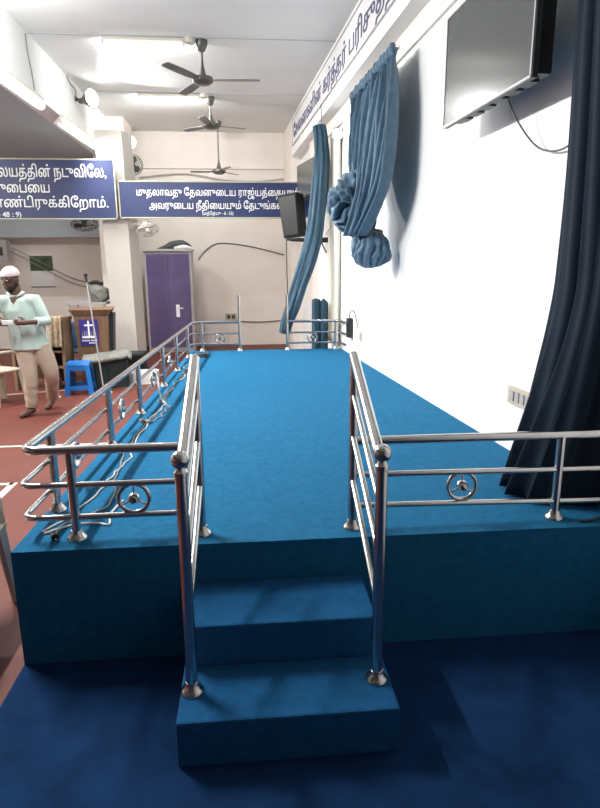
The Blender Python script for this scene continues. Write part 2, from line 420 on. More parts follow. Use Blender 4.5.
# knotted-up slate blue curtain on the wall beside the stage
KT = thing('knotted_curtain', 'slate blue curtain gathered up and knotted high on the white wall', 'curtain', (1.1, 6.0, 1.62))
def kn(u, v):
    # v: 0 top, 1 bottom knot; u across
    z = 3.40-(3.40-1.93)*v
    y1 = 6.72-.30*min(1, v*1.2)-.46*v*v; y0 = 5.28-.18*math.sin(v*PI)+.10*v**3
    y = y0+(y1-y0)*u
    d = .20+.16*v*(1-.3*v)
    k = max(0, (v-.70)/.30)**1.6
    y0 += .26*k; y1 -= .22*k
    y = y0+(y1-y0)*u
    n = 15
    amp = .032+.030*min(1, v*3)
    w = u*n*2*PI
    d += amp*math.sin(w+.8*math.sin(v*5+u*9))+.02*math.sin(w*.37+4*v)+.03*nz((u*8, v*1.5, 0))
    d += .10*math.sin(PI*u)*v+.06*k
    if v < .08: d += .012*math.sin(w*2)*1
    y += .02*math.cos(w+1)*1+.02*nz((u*5, v*3, 5))
    return V((xw(y)-d, y, z))
b = B(); grid(b, kn, 220, 60); obj('hanging_cloth', b, TEAL, KT, smooth='all', solid=.005)
def hd(u, v):
    y = 5.26+1.48*u; z = 3.335+.09*v
    d = .22+.030*math.sin(u*15*2*PI)+.014*math.sin(v*PI)
    return V((xw(y)-d-.012, y, z+.008*math.sin(u*40)))
b = B(); grid(b, hd, 160, 5); obj('pleated_heading', b, TEAL, KT, smooth='all', solid=.006)
b = B(); tube(b, [(xw(5.3)-.19, 5.3, 3.405), (xw(6.9)-.19, 6.9, 3.405)], .012); obj('rod', b, STEEL, KT, smooth=True)
def lump(c, r, ax, nf, amp, seed, nm, rot=None):
    """a gathered ball of cloth: pleats run from pole to pole about axis ax"""
    b = B(); bmesh.ops.create_uvsphere(b, u_segments=120, v_segments=48, radius=1)
    q = V((0, 0, 1)).rotation_difference(V(ax))
    for v in b.verts:
        p = v.co.copy(); phi = math.atan2(p.y, p.x); th = math.acos(max(-1, min(1, p.z)))
        wv = nf*phi+2.0*nz((p.x*1.5+seed, p.y*1.5, p.z*1.5))*2
        k = 1+amp*math.sin(th)*(abs(math.sin(wv/2))*2-1)+.22*nz((p.x*1.3+seed, p.y*1.3, p.z*1.3))+.12*nz((p.x*3.4, p.y*3.4+seed, p.z*3.4))
        v.co = V(c)+q @ V((p.x*r[0]*k, p.y*r[1]*k, p.z*r[2]*(.95+.15*(k-1))))
    return obj(nm, b, TEAL, KT, smooth='all')
lump((1.20, 5.80, 1.81), (.18, .20, .19), (.1, -.1, 1), 15, .10, 3, 'bottom_puff')
lump((1.03, 5.98, 2.36), (.17, .18, .15), (-.6, .5, .5), 11, .26, 9, 'knot')
lump((.97, 5.98, 2.17), (.19, .20, .15), (-.8, .3, -.5), 12, .30, 21, 'knot_loop')
lump((1.10, 5.86, 2.08), (.13, .15, .20), (-.2, .1, 1), 10, .22, 31, 'knot_tail')
b = B(); torus(b, (1.20, 5.80, 1.975), .10, .016, Matrix.Rotation(.2, 3, 'X'), 28, 8); obj('tie_band', b, PALEBOX, KT, smooth=True)
# far twisted curtain tied to the post of the back opening
pth = smoothpath([(1.04, 8.60, 3.52), (1.06, 8.60, 3.30), (1.06, 8.58, 3.0), (1.02, 8.55, 2.55), (.96, 8.50, 2.1), (.84, 8.42, 1.70), (.71, 8.34, 1.35), (.62, 8.28, 1.10), (.55, 8.26, .92), (.51, 8.255, .74)], 7)
b = B(); tube(b, pth, [.075, .085, .095, .10, .105, .105, .095, .085, .075, .065], 64,
              prof=lambda s, a: 1+.16*math.sin(8*a+7*s)+.10*math.sin(13*a-5*s+1)+.05*math.sin(3*a+9*s))
for v in b.verts:      # the cloth hangs flatter across than along the wall, and clear of the post
    pass
tag(obj('curtain', b, TEAL2, smooth='all'), 'slate blue curtain twisted into a rope and tied to the back post', 'curtain')
# rolled blue cloth behind the back rail
t = thing('rolled_cloth', 'pair of dark blue cloth rolls standing behind the back right rail', 'cloth', (1.06, 8.7, 0))
for x, h in ((1.00, 1.20), (1.115, 1.17)):
    b = B(); tube(b, smoothpath([(x, 8.68, .0), (x, 8.68, .5), (x, 8.68, h-.08), (x, 8.68, h-.02), (x, 8.68, h)], 6), [.062, .062, .062, .050, .012], 36,
                  prof=lambda s, a: 1+.07*math.sin(7*a+3*s)); obj('roll', b, TEAL2, t, smooth='all')
# cream curtain hanging flat on the wall
def cc(u, v):
    y = 8.22+.66*u; z = .56+2.85*v
    return V((xw(y)-.035-.022*math.sin(u*9*2*PI+1.2*math.sin(v*3))-.01*nz((u*6, v*2, 1)), y, z))
b = B(); grid(b, cc, 110, 20); tag(obj('curtain', b, CREAM, smooth='all', solid=.004), 'cream curtain hanging flat against the right wall beside the back rail', 'curtain')

# ------------------------------------------------------------------ writing
def sign(label, x0, x1, z0, z1, y, lines, nm='hanging_sign'):
    t = thing(nm, label, 'sign', ((x0+x1)/2, y, z0))
    b = B(); bx(b, (x0, y, z0), (x1, y+.035, z1)); obj('panel', b, SIGN, t)
    b = B(); w = .018
    for a, c in (((x0-.0, z0), (x1, z0+w)), ((x0, z1-w), (x1, z1)), ((x0, z0), (x0+w, z1)), ((x1-w, z0), (x1, z1))):
        bx(b, (a[0], y-.006, a[1]), (c[0], y+.001, c[1]))
    obj('border', b, SIGNB, t)
    for s, x, z, w_, h, al, wt in lines:
        obj('lettering', text_bm(s, w_, h, al, facing((x, y-.005, z)), weight=wt), SIGNW, t)
    return t
YS = 9.62
def sx(px): return -1.87+(px-118)*(2.70/182)     # along the middle sign
def szz(py): return 2.935-(py-181)*(.545/37)
t = sign('long navy sign with two lines of white Tamil lettering above the stage back', -1.905, xw(YS)-.12, 2.39, 2.935, YS+.03,
     [('முதலாவது தேவனுடைய ராஜ்யத்தையும்', sx(134), szz(195.5), sx(300)-sx(134), .108, -1, .014),
      ('அவருடைய நீதியையும் தேடுங்கள்', sx(146), szz(208.5), sx(285)-sx(146), .108, -1, .014),
      ('(மத்தேயு - 6 : 33)', sx(200), szz(214.5), sx(232)-sx(200), .05, -1, .008)])
t = sign('large navy sign with three lines of white Tamil lettering on the left', -5.6, -1.93, 2.37, 3.235, YS,
     [('தேவனே, உமது ஆலயத்தின் நடுவிலே,', -2.06, 2.975, 3.0, .16, 1, .014),
      ('உமது கிருபையை', -2.90, 2.755, 1.52, .145, 1, .014),
      ('சிந்தித்துக்கொண்டிருக்கிறோம்.', -2.06, 2.545, 2.92, .145, 1, .014),
      ('(சங்கீதம் 48 : 9)', -3.35, 2.405, .78, .075, 1, .014)])
# banner on the face of the right beam
t = thing('wall_banner', 'long white banner with slate Tamil lettering on the right beam', 'sign', (xw(7)-.185, 7, 3.79))
M = lambda y, z, off=0: Matrix.Translation((xw(y)-.185-off, y, z)) @ Matrix.Rotation(WANG+PI, 4, 'Z') @ Matrix.Rotation(PI/2, 4, 'X')
b = B(); prism(b, [(xw(3.4)-.182, 3.4), (xw(11.55)-.182, 11.55), (xw(11.55)-.192, 11.55), (xw(3.4)-.192, 3.4)], 3.80, 4.23); obj('panel', b, BANNER, t)
b = B()
for z in (3.80, 4.22): prism(b, [(xw(3.4)-.190, 3.4), (xw(11.55)-.190, 11.55), (xw(11.55)-.200, 11.55), (xw(3.4)-.200, 3.4)], z, z+.014)
prism(b, [(xw(11.53)-.190, 11.53), (xw(11.55)-.190, 11.55), (xw(11.55)-.200, 11.55), (xw(11.53)-.200, 11.53)], 3.80, 4.23)
obj('border', b, GREYM, t)
obj('lettering', text_bm('சேனைகளின் கர்த்தர் பரிசுத்தர்', 6.2, .20, -1, M(11.38, 3.90, .008), weight=.012), BANTXT, t)

# ------------------------------------------------------------------ televisions and loudspeaker
def wallM(y, off, z): return Matrix.Translation((xw(y)-off, y, z)) @ Matrix.Rotation(WANG-PI/2, 4, 'Z')
# in this frame +y runs along the wall away from the camera and -x points into the room
TV = thing('television', 'large flat television mounted high on the white right wall', 'television', (xw(3.55)-.2, 3.55, 2.53))
Mt = wallM(3.55, .25, 2.53)
b = B(); box(b, (.022, 0, .325), (.030, 1.10, .65), M=Mt); obj('cabinet', b, CHAR, TV, bevel=.004)
b = B(); box(b, (.004, 0, .325), (.006, 1.075, .622), M=Mt); obj('screen', b, SCREEN, TV)
b = B()
box(b, (.003, 0, .006), (.012, 1.10, .012), M=Mt); box(b, (.003, 0, .644), (.012, 1.10, .012), M=Mt)
box(b, (.003, .545, .325), (.012, .012, .65), M=Mt); box(b, (.003, -.545, .325), (.012, .012, .65), M=Mt); obj('bezel', b, GREYM, TV)
b = B(); box(b, (.075, -.02, .23), (.075, 1.04, .42), M=Mt); obj('rear_housing', b, BLACK, TV, bevel=.006)
b = B()
for k in range(6): box(b, (.065, -.42+k*.15, .012), (.05, .10, .018), M=Mt)
obj('speaker_grille', b, CHAR, TV)
b = B(); box(b, (.17, 0, .3), (.12, .35, .25), M=Mt); obj('wall_bracket', b, CHAR, TV)
pts = smoothpath([Mt @ V((.09, -.12, .05)), Mt @ V((.15, -.18, -.12)), Mt @ V((.20, -.32, -.27)), Mt @ V((.22, -.52, -.31)), Mt @ V((.22, -.72, -.24))], 8)
b = B(); tube(b, pts, .005, 8); obj('power_cable', b, CHAR, TV, smooth=True)
T2 = thing('television', 'small television seen edge on behind the loudspeaker and twisted curtain', 'television', (.885, 9.12, 2.58))
Mt = Matrix.Translation((.885, 9.12, 2.58)) @ Matrix.Rotation(.20, 4, 'Z')
b = B(); box(b, (.02, 0, .30), (.03, .84, .52), M=Mt); obj('cabinet', b, CHAR, T2, bevel=.004)
b = B(); box(b, (.003, 0, .30), (.006, .80, .48), M=Mt); obj('screen', b, SCREEN, T2)
b = B(); tube(b, [Mt @ V((.03, 0, .3)), (xw(9.1), 9.1, 2.90)], .018); obj('wall_arm', b, CHAR, T2)
SP = thing('loudspeaker', 'black loudspeaker tilted on a bracket near the back right pillar', 'loudspeaker', (.80, 9.08, 2.07))
Ms = Matrix.Translation((.76, 9.02, 2.08)) @ Matrix.Rotation(-.12, 4, 'Y') @ Matrix.Rotation(-.55, 4, 'Z')
b = B(); hull8(b, [Ms @ V(p) for p in ((-.13, -.17, 0), (.13, -.17, 0), (.09, .17, 0), (-.09, .17, 0))], [Ms @ V(p) for p in ((-.15, -.17, .60), (.15, -.17, .60), (.10, .17, .60), (-.10, .17, .60))])
obj('cabinet', b, SPK, SP, bevel=.012)
b = B(); hull8(b, [Ms @ V(p) for p in ((-.115, -.185, .03), (.115, -.185, .03), (.115, -.165, .03), (-.115, -.165, .03))], [Ms @ V(p) for p in ((-.135, -.185, .57), (.135, -.185, .57), (.135, -.165, .57), (-.135, -.165, .57))])
obj('grille', b, BLACK, SP, bevel=.004)
b = B(); bx(b, (.60, 8.92, 2.03), (1.14, 9.16, 2.06)); tube(b, [(.66, 9.04, 2.03), (1.12, 9.04, 2.01), (1.20, 9.04, 1.85)], .012); bx(b, (1.12, 8.98, 2.00), (xw(9.04)+.005, 9.10, 2.07)); obj('bracket', b, CHAR, SP)

# ------------------------------------------------------------------ ceiling fans
def fan(c, zh, ang, label, L=.68, drop=True):
    t = thing('ceiling_fan', label, 'fan', (c[0], c[1], zh), 0, 'ceiling fans over the stage')
    x, y = c
    b = B(); lathe(b, [(.02, CZ-.13), (.045, CZ-.11), (.075, CZ-.04), (.075, CZ-.001)], (x, y, 0)); obj('canopy', b, FANM, t, smooth=True)
    b = B(); lathe(b, [(.014, zh+.05), (.014, CZ-.10)], (x, y, 0), 12); obj('downrod', b, FANM, t, smooth=True)
    b = B(); lathe(b, [(.055, zh+.045), (.04, zh+.08), (.022, zh+.16), (.016, zh+.22)], (x, y, 0)); obj('shroud', b, FANM, t, smooth=True)
    b = B(); lathe(b, [(.02, zh-.05), (.08, zh-.045), (.125, zh-.015), (.13, zh+.01), (.12, zh+.035), (.06, zh+.05)], (x, y, 0), 32); obj('motor', b, FANM, t, smooth=True)
    for k in range(3):
        a = ang+k*2*PI/3
        R = Matrix.Translation((x, y, zh+.005)) @ Matrix.Rotation(a, 4, 'Z') @ Matrix.Rotation(.14, 4, 'X')
        b = B(); n = 10; lo = []; 
        out = [(.11, -.035)]+[(.20+(L-.22)*i/n, -.058-.008*math.sin(PI*i/n)) for i in range(n+1)]+[(L-.003, -.03), (L, 0), (L-.003, .03)]+[(.20+(L-.22)*i/n, .05+.006*math.sin(PI*i/n)) for i in range(n, -1, -1)]+[(.11, .035)]
        prism(b, out, -.004, .004); bmesh.ops.transform(b, matrix=R, verts=b.verts)
        obj('blade', b, FANM, t)
    return t
fan((-.47, 7.95), 3.86, -.05, 'grey three-bladed ceiling fan nearest the camera', .70)
fan((-.51, 10.37), 3.87, .35, 'grey ceiling fan behind the nearest one, in front of the back wall', .6)
fan((-.47, 12.0), 3.42, .9, 'grey ceiling fan on the long rod, just above the long navy sign', .55)

def wallfan(name, label, hub, base, d, R=.2, m=FANW):
    t = thing(name, label, 'fan', base)
    b = B(); lathe(b, [(.06, 0), (.06, .03), (.03, .05)], (0, 0, 0), 16, Matrix.Translation(base) @ V((0, 0, 1)).rotation_difference((V(hub)-V(base)).normalized()).to_matrix().to_4x4()); obj('wall_mount', b, m, t, smooth=True)
    b = B(); tube(b, fillet([base, (V(base)+V(hub))/2+V((0, 0, .04)), hub], .05), .018); obj('arm', b, m, t, smooth=True)
    q = V((0, 0, 1)).rotation_difference(V(d).normalized()).to_matrix()
    Q = Matrix.Translation(hub) @ q.to_4x4()
    b = B(); lathe(b, [(.03, -.12), (.06, -.09), (.065, -.03), (.04, 0)], (0, 0, 0), 18, Q); obj('motor', b, m, t, smooth=True)
    b = B()
    for zz, rr in ((.0, R*.75), (.03, R), (.06, R), (.09, R*.75), (.10, R*.3)): torus(b, hub, rr, .004, q, 30, 6) if False else torus(b, V(hub)+q @ V((0, 0, zz)), rr, .004, q, 30, 6)
    for k in range(20):
        a = 2*PI*k/20; c, s = math.cos(a), math.sin(a)
        tube(b, [Q @ V((R*.3*c, R*.3*s, -.005)), Q @ V((R*.75*c, R*.75*s, 0)), Q @ V((R*c, R*s, .03)), Q @ V((R*c, R*s, .06)), Q @ V((R*.75*c, R*.75*s, .09)), Q @ V((R*.3*c, R*.3*s, .10))], .0022, 5)
    obj('cage', b, m, t, smooth=True)
    for k in range(3):
        a = 2*PI*k/3; b = B()
        out = [(.03, -.02), (R*.5, -.07), (R*.85, -.05), (R*.88, .02), (R*.5, .05), (.03, .02)]
        prism(b, out, .035, .041); bmesh.ops.transform(b, matrix=Q @ Matrix.Rotation(a, 4, 'Z') @ Matrix.Rotation(.3, 4, 'X'), verts=b.verts); obj('blade', b, m, t)
    b = B(); lathe(b, [(.03, .02), (.03, .075), (.02, .085)], (0, 0, 0), 16, Q); obj('hub_cap', b, m, t, smooth=True)
    return t
wallfan('wall_fan', 'cream wall fan on the pillar under the long navy sign', (-1.52, 9.72, 2.26), (-1.80, 9.85, 2.30), (.25, -.35, -.9), .17)
wallfan('wall_fan', 'dark wall fan half hidden under the large left sign', (-2.68, 10.6, 2.40), (-2.68, 11.74, 2.60), (.1, -.3, -.95), .22, CHAR)
wallfan('wall_fan', 'dark wall fan above the gap between the two navy signs', (-1.98, 11.45, 3.44), (-2.16, 11.80, 3.44), (.5, -.8, -.1), .17, CHAR)

# ------------------------------------------------------------------ lamps
def tubelamp(label, a, c, m=TUBE, r=.03, w=.10, nrm=(.7, 0, -.7), grp=None, nm='tube_light'):
    a, c = V(a), V(c); t = thing(nm, label, 'lamp', (a+c)/2, 0, grp)
    d = (c-a).normalized(); n = V(nrm).normalized(); s = d.cross(n).normalized(); L = (c-a).length
    F = Matrix((( d.x, s.x, n.x, (a+c).x/2), (d.y, s.y, n.y, (a+c).y/2), (d.z, s.z, n.z, (a+c).z/2), (0, 0, 0, 1)))
    b = B(); box(b, (0, 0, -.045), (L, w, .03), M=F); obj('batten', b, FANW, t, bevel=.004)
    b = B(); tube(b, [a+d*.03, c-d*.03], r, 14); obj('tube', b, m, t, smooth=True)
    for e in (-1, 1):
        b = B(); box(b, (e*(L/2-.012), 0, -.012), (.024, .05, .06), M=F); obj('end_cap', b, FANW, t)
    for e in (-1, 1):
        q = F @ V((e*L*.36, 0, -.05)); b = B(); bx(b, (q.x-.02, q.y-.015, q.z-.01), (q.x+.02, q.y+.015, (CZ if q.z > 3.9 else BZ)+.001)); obj('hanger', b, FANW, t)
    return t
G = 'tube lights along the left beam'
tubelamp('long lit tube light under the left beam, at the picture edge', (-2.40, 6.3, 3.52), (-2.40, 7.95, 3.55), r=.055, w=.16, grp=G)
tubelamp('lit tube light under the left beam, farther of the two', (-2.40, 8.72, 3.54), (-2.40, 10.6, 3.58), r=.055, w=.16, grp=G)
t_ = None
tubelamp('white tube light on the ceiling beside the nearest fan', (-1.62, 7.87, CZ-.075), (-.66, 7.87, CZ-.075), m=CTUBE, r=.02, w=.06, nrm=(0, 0, -1))
tubelamp('white tube light on the ceiling beside the farther fan', (-1.62, 10.2, CZ-.075), (-.66, 10.2, CZ-.075), m=CTUBE, r=.02, w=.06, nrm=(0, 0, -1))
for y, lab in ((7.87, 'nearest fan canopy'), (10.2, 'farther fan canopy')):
    b = B(); lathe(b, [(.06, CZ-.06), (.065, CZ-.045), (.065, CZ-.002)], (-.60, y, 0), 20); tag(obj('junction_box', b, FANW, smooth=True), f'round white junction box on the ceiling by the {lab}', 'junction box')
def flood(label, base, hub, d, R=.15):
    t = thing('flood_lamp', label, 'lamp', base)
    q = V((0, 0, 1)).rotation_difference(V(d).normalized()).to_matrix().to_4x4(); Q = Matrix.Translation(hub) @ q
    b = B(); tube(b, [base, V(hub)-V(d).normalized()*.16], .02); ell(b, base, (.035, .035, .035)); obj('wall_arm', b, CHAR, t, smooth=True)
    b = B(); lathe(b, [(.035, -.24), (.045, -.16), (.07, -.12), (R*.95, -.01), (R, 0), (R*.9, .004)], (0, 0, 0), 28, Q); obj('reflector', b, FANM, t, smooth=True)
    b = B(); lathe(b, [(R*.9, .001), (R*.8, .02), (R*.4, .035), (0, .04)], (0, 0, 0), 28, Q); obj('lens', b, LENS, t, smooth=True)
    return t
FD = V((.75, -.45, .30))
flood('round flood lamp on an arm from the left beam', (-2.45, 9.75, 4.08), (-2.18, 9.62, 4.06), (.85, -.5, .05), .14)
flood('bright flood lamp high on the back pillar behind the signs', (-2.15, 11.9, 3.80), (-1.98, 11.36, 3.80), (.45, -.85, -.25), .12)
flood('small bright flood lamp beside the far twisted curtain', (xw(8.45)-.005, 8.45, 3.34), (xw(8.2)-.075, 8.20, 3.33), (-.35, -.92, -.15), .075)
b = B(); tube(b, smoothpath([(-2.44, 9.35, 4.28), (-2.42, 9.45, 4.20), (-2.40, 9.60, 4.16), (-2.43, 9.72, 4.09)], 6), .008, 6); tag(obj('lamp_cable', b, CABLE, smooth=True), 'short grey cable looping down to the round flood lamp', 'cable')

# ------------------------------------------------------------------ cupboard and back wall things
CB = thing('steel_cupboard', 'tall purple steel cupboard with grey frame against the back wall', 'cupboard', (-1.44, 12.1, 0))
x0, x1, y0, y1 = -1.965, -1.06, 11.9, 12.4
b = B(); bx(b, (x0, y0+.02, .0), (x1, y1, 1.955)); obj('carcass', b, GREYM, CB, bevel=.006)
b = B(); bx(b, (x0-.02, y0-.02, 1.955), (x1+.02, y1+.01, 2.0)); obj('top', b, GREYM, CB, bevel=.006)
xm = (x0+x1)/2
for a, c in ((x0+.045, xm-.002), (xm+.002, x1-.045)):
    b = B(); bx(b, (a, y0-.002, .10), (c, y0+.022, 1.905)); d = obj('door', b, PURPLE, CB, bevel=.004)
b = B(); bx(b, (x1-.335, y0-.012, .70), (x1-.265, y0-.002, .94)); tube(b, [(x1-.30, y0-.012, .88), (x1-.30, y0-.05, .88), (x1-.19, y0-.05, .87)], .010)
ell(b, (x1-.30, y0-.02, .91), (.025, .012, .025)); obj('handle', b, SIGNW, d)
b = B(); tube(b, smoothpath([(-1.72, 12.15, 2.03), (-1.55, 12.12, 2.06), (-1.42, 12.12, 2.10), (-1.22, 12.12, 2.12), (-1.06, 12.12, 2.05)], 6), [.025, .06, .085, .085, .03], 20, prof=lambda s, a: 1+.10*math.sin(5*a+8*s))
for v in b.verts: v.co.z = max(2.001, v.co.z-.035)
tag(obj('cloth_bag', b, CHAR, smooth='all'), 'dark limp bag lying on top of the purple cupboard', 'bag')
b = B(); tube(b, smoothpath([(-1.38, 11.98, 2.03), (-1.2, 11.96, 2.045), (-1.03, 11.97, 2.025)], 6), [.02, .042, .02], 16, prof=lambda s, a: 1+.15*math.sin(4*a+8*s))
for v in b.verts: v.co.z = max(2.001, v.co.z-.012)
tag(obj('white_cloth', b, PAPER, smooth='all'), 'small crumpled white cloth at the front edge of the cupboard top', 'cloth')
def plate(name, label, cat, M, w, h, dk, rocker=3, m=IVORY):
    t = thing(name, label, cat, M.translation)
    b = B(); box(b, (0, 0, .006), (w, h, .012), M=M); obj('plate', b, m, t, bevel=.002)
    for k in range(rocker):
        b = B(); box(b, ((k-(rocker-1)/2)*w*.8/max(1, rocker), 0, .015), (w*.55/max(1, rocker), h*.55, .008), M=M); obj('switch' if dk is None else 'socket', b, dk or m, t)
    return t
plate('switch_board', 'white switch board with two dark sockets low on the back wall', 'switch', facing((-.355, YB, .61)), .25, .15, CHAR, 2)
WR = lambda y, z: Matrix.Translation((xw(y), y, z)) @ Matrix.Rotation(WANG+PI, 4, 'Z') @ Matrix.Rotation(PI/2, 4, 'X')
plate('wall_socket', 'small ivory wall socket beside the black adapter on the right wall', 'socket', WR(7.1, .82), .12, .12, GREYM, 1)
plate('power_strip', 'ivory power strip on the right wall beside the dark curtain', 'power strip', WR(3.30, .88), .30, .11, GREYM, 4)
t = thing('power_adapter', 'black power adapter hanging on the right wall near the back rail', 'adapter', (xw(7.57)-.03, 7.57, .76))
b = B(); box(b, (0, 0, .035), (.14, .25, .06), M=WR(7.57, .88)); obj('body', b, BLACK, t, bevel=.01)
b = B(); tube(b, smoothpath([(xw(7.57)-.03, 7.57, 1.0), (xw(7.55)-.04, 7.52, 1.07), (xw(7.4)-.02, 7.4, 1.10), (xw(7.2)-.02, 7.15, .9)], 6), .006, 6); obj('lead', b, BLACK, t, smooth=True)
def cable(name, label, pts, r=.006, m=CABLE, k=6):
    b = B(); tube(b, smoothpath(pts, k), r, 8); return tag(obj(name, b, m, smooth=True), label, 'cable')
cable('wall_cable', 'grey cable looped across the back wall from the cupboard', [(-1.0, YB-.02, 1.80), (-.88, YB-.015, 1.95), (-.64, YB-.015, 2.12), (-.3, YB-.015, 2.13), (.2, YB-.015, 2.05), (xw(YB)-.21, YB-.02, 1.90)], .010, CHAR)
cable('wall_cable', 'brown cable running low along the back wall behind the opening', [(-.25, YB-.015, .52), (.0, YB-.015, .50), (.3, YB-.015, .49), (xw(YB)-.21, YB-.015, .52)], .012, WOOD)
cable('wall_cable', 'thin dark cable dropping down beside the loudspeaker to the rail post', [(.60, 9.0, 2.03), (.60, 9.0, 1.7), (.61, 9.0, 1.2), (.62, 9.0, .45), (.62, 9.0, .004)], .008, CHAR)
cable('wall_cable', 'pale cable strung high across the back wall', [(-2.1, YB-.06, 3.42), (-1.2, YB-.06, 3.50), (-.4, YB-.06, 3.38), (.3, YB-.06, 3.36), (xw(YB)-.2, YB-.06, 3.42)], .012, GREYM)
cable('wall_cable', 'thin dark cable hanging in front of the right beam above the twisted curtain', [(xw(8.7)-.20, 8.7, 3.80), (xw(8.7)-.20, 8.7, 3.5), (1.02, 8.95, 3.1), (1.0, 9.0, 2.65)], .005, CHAR)
cable('wall_cable', 'thin grey cable slanting down the white wall between the two blue curtains', [(xw(7.6)-.01, 7.6, 3.2), (xw(7.9)-.01, 7.9, 2.9), (xw(8.4)-.01, 8.4, 2.4), (xw(8.9)-.09, 8.9, 2.1)], .005, CABLE)
cable('wall_cable', 'thin grey cable dropping down the face of the left beam', [(-2.44, 7.75, 4.26), (-2.44, 7.77, 4.05), (-2.44, 7.84, 3.88), (-2.44, 7.88, 3.70)], .006, CABLE)
for dz, lab in ((0, 'upper'), (-.10, 'lower')):
    cable('wall_cable', f'{lab} of two dark cables sagging across the left bay wall', [(-4.95, 12.55, 2.24+dz), (-4.5, 12.7, 1.97+dz), (-4.1, 12.85, 1.72+dz), (-3.6, 12.86, 1.45+dz), (-3.1, 12.86, 1.32+dz), (-2.80, 12.86, 1.30+dz)], .008, CABLE)
t = thing('wall_calendar', 'wall calendar with green picture on the left bay wall', 'calendar', (-4.18, YB, 1.3))
b = B(); bx(b, (-4.42, YB-.012, 1.28), (-3.97, YB-.002, 1.90)); obj('sheet', b, PAPER, t)
b = B(); bx(b, (-4.42, YB-.016, 1.60), (-3.97, YB-.011, 1.90)); obj('picture', b, GREENP, t)
b = B(); bx(b, (-4.44, YB-.02, 1.27), (-3.95, YB-.002, 1.285)); obj('bottom_strip', b, CHAR, t)
t = thing('control_box', 'grey control box on the left bay wall under the large sign', 'box', (-4.6, 12.5, 1.9))
b = B(); bx(b, (-5.05, 12.42, 1.80), (-4.68, 12.6, 2.2)); obj('case', b, GREYM, t, bevel=.01)
b = B(); bx(b, (-4.95, 12.41, 1.9), (-4.75, 12.422, 2.06)); obj('cover', b, CHAR, t)

# ------------------------------------------------------------------ left bay: lectern, stool, stands, furniture
LC = thing('lectern', 'brown wooden lectern with a purple cross poster on its front', 'lectern', (-2.22, 8.85, 0))
ang = .10
Ml = Matrix.Translation((-2.215, 8.78, 0)) @ Matrix.Rotation(ang, 4, 'Z')
b = B(); hull8(b, [Ml @ V(p) for p in ((-.19, -.15, 0), (.19, -.15, 0), (.19, .15, 0), (-.19, .15, 0))], [Ml @ V(p) for p in ((-.235, -.18, 1.0), (.235, -.18, 1.0), (.235, .18, 1.0), (-.235, .18, 1.0))]); obj('body', b, WOOD, LC, bevel=.004)
b = B(); hull8(b, [Ml @ V(p) for p in ((-.24, -.19, 1.0), (.24, -.19, 1.0), (.24, .19, 1.0), (-.24, .19, 1.0))], [Ml @ V(p) for p in ((-.29, -.23, 1.08), (.29, -.23, 1.08), (.29, .20, 1.10), (-.29, .20, 1.10))]); obj('reading_desk', b, WOOD, LC, bevel=.004)
b = B(); hull8(b, [Ml @ V(p) for p in ((.19, -.145, .02), (.235, -.13, .02), (.235, .13, .02), (.19, .145, .02))], [Ml @ V(p) for p in ((.236, -.17, 1.02), (.30, -.15, 1.02), (.30, .16, 1.02), (.236, .17, 1.02))]); obj('side_panel', b, BLACK, LC)
tl = math.atan2(.03, 1.0)
Mp = Ml @ Matrix.Translation((-.045, -.179, .76)) @ Matrix.Rotation(PI/2-.03+.06, 4, 'X')
b = B(); box(b, (0, 0, .003), (.25, .37, .004), M=Mp); ps = obj('poster', b, POSTER, LC)
b = B(); box(b, (.0, .055, .007), (.022, .225, .003), M=Mp); box(b, (.0, .105, .007), (.115, .022, .003), M=Mp); box(b, (.0, -.062, .007), (.19, .03, .003), M=Mp); obj('cross', b, SIGNW, ps)
b = B()
for k, h in enumerate((.05, .075, .06, .0, .06, .08, .05)):
    if h: box(b, (-.09+k*.03, -.045+h/2, .006), (.008, h, .003), M=Mp)
obj('figures', b, GREYM, ps)
b = B()
xk = -.105
for w in (.016, .014, .018, .012, .016, .015, .0, .015, .013, .017, .014, .015):
    if w: box(b, (xk+w/2, -.112, .007), (w*.8, .020, .003), M=Mp)
    xk += w+.003 if w else .014
obj('lettering', b, SIGNW, ps); b = B()
xk = -.01
for w in (.014, .016, .013, .015, .014): box(b, (xk+w/2, -.147, .007), (w*.8, .018, .003), M=Mp); xk += w+.003
obj('lettering', b, SIGNW, ps)
# blue stool
ST = thing('plastic_stool', 'bright blue moulded plastic stool in front of the lectern', 'stool', (-2.275, 8.08, 0), .12)
b = B(); hull8(b, [(-.150, -.150, .395), (.150, -.150, .395), (.150, .150, .395), (-.150, .150, .395)], [(-.14, -.14, .425), (.14, -.14, .425), (.14, .14, .425), (-.14, .14, .425)]); obj('seat', b, STOOL, ST, bevel=.008, local=True)
for sxx in (-1, 1):
    for syy in (-1, 1):
        b = B(); hull8(b, [(sxx*.185, syy*.185, 0), (sxx*.120, syy*.185, 0), (sxx*.12, syy*.17, 0), (sxx*.17, syy*.12, 0), (sxx*.185, syy*.12, 0)], [(sxx*.148, syy*.148, .40), (sxx*.095, syy*.148, .40), (sxx*.095, syy*.135, .40), (sxx*.135, syy*.095, .40), (sxx*.148, syy*.095, .40)]); obj('leg', b, STOOL, ST, local=True, bevel=.003)
b = B()
for s in (-1, 1):
    hull8(b, [(-.115, s*.172, .07), (.115, s*.172, .07), (.115, s*.160, .07), (-.115, s*.160, .07)], [(-.115, s*.168, .12), (.115, s*.168, .12), (.115, s*.156, .12), (-.115, s*.156, .12)])
    hull8(b, [(s*.172, -.115, .07), (s*.172, .115, .07), (s*.160, .115, .07), (s*.160, -.115, .07)], [(s*.168, -.115, .12), (s*.168, .115, .12), (s*.156, .115, .12), (s*.156, -.115, .12)])
    box(b, (0, s*.142, .36), (.22, .008, .07)); box(b, (s*.142, 0, .36), (.008, .22, .07))
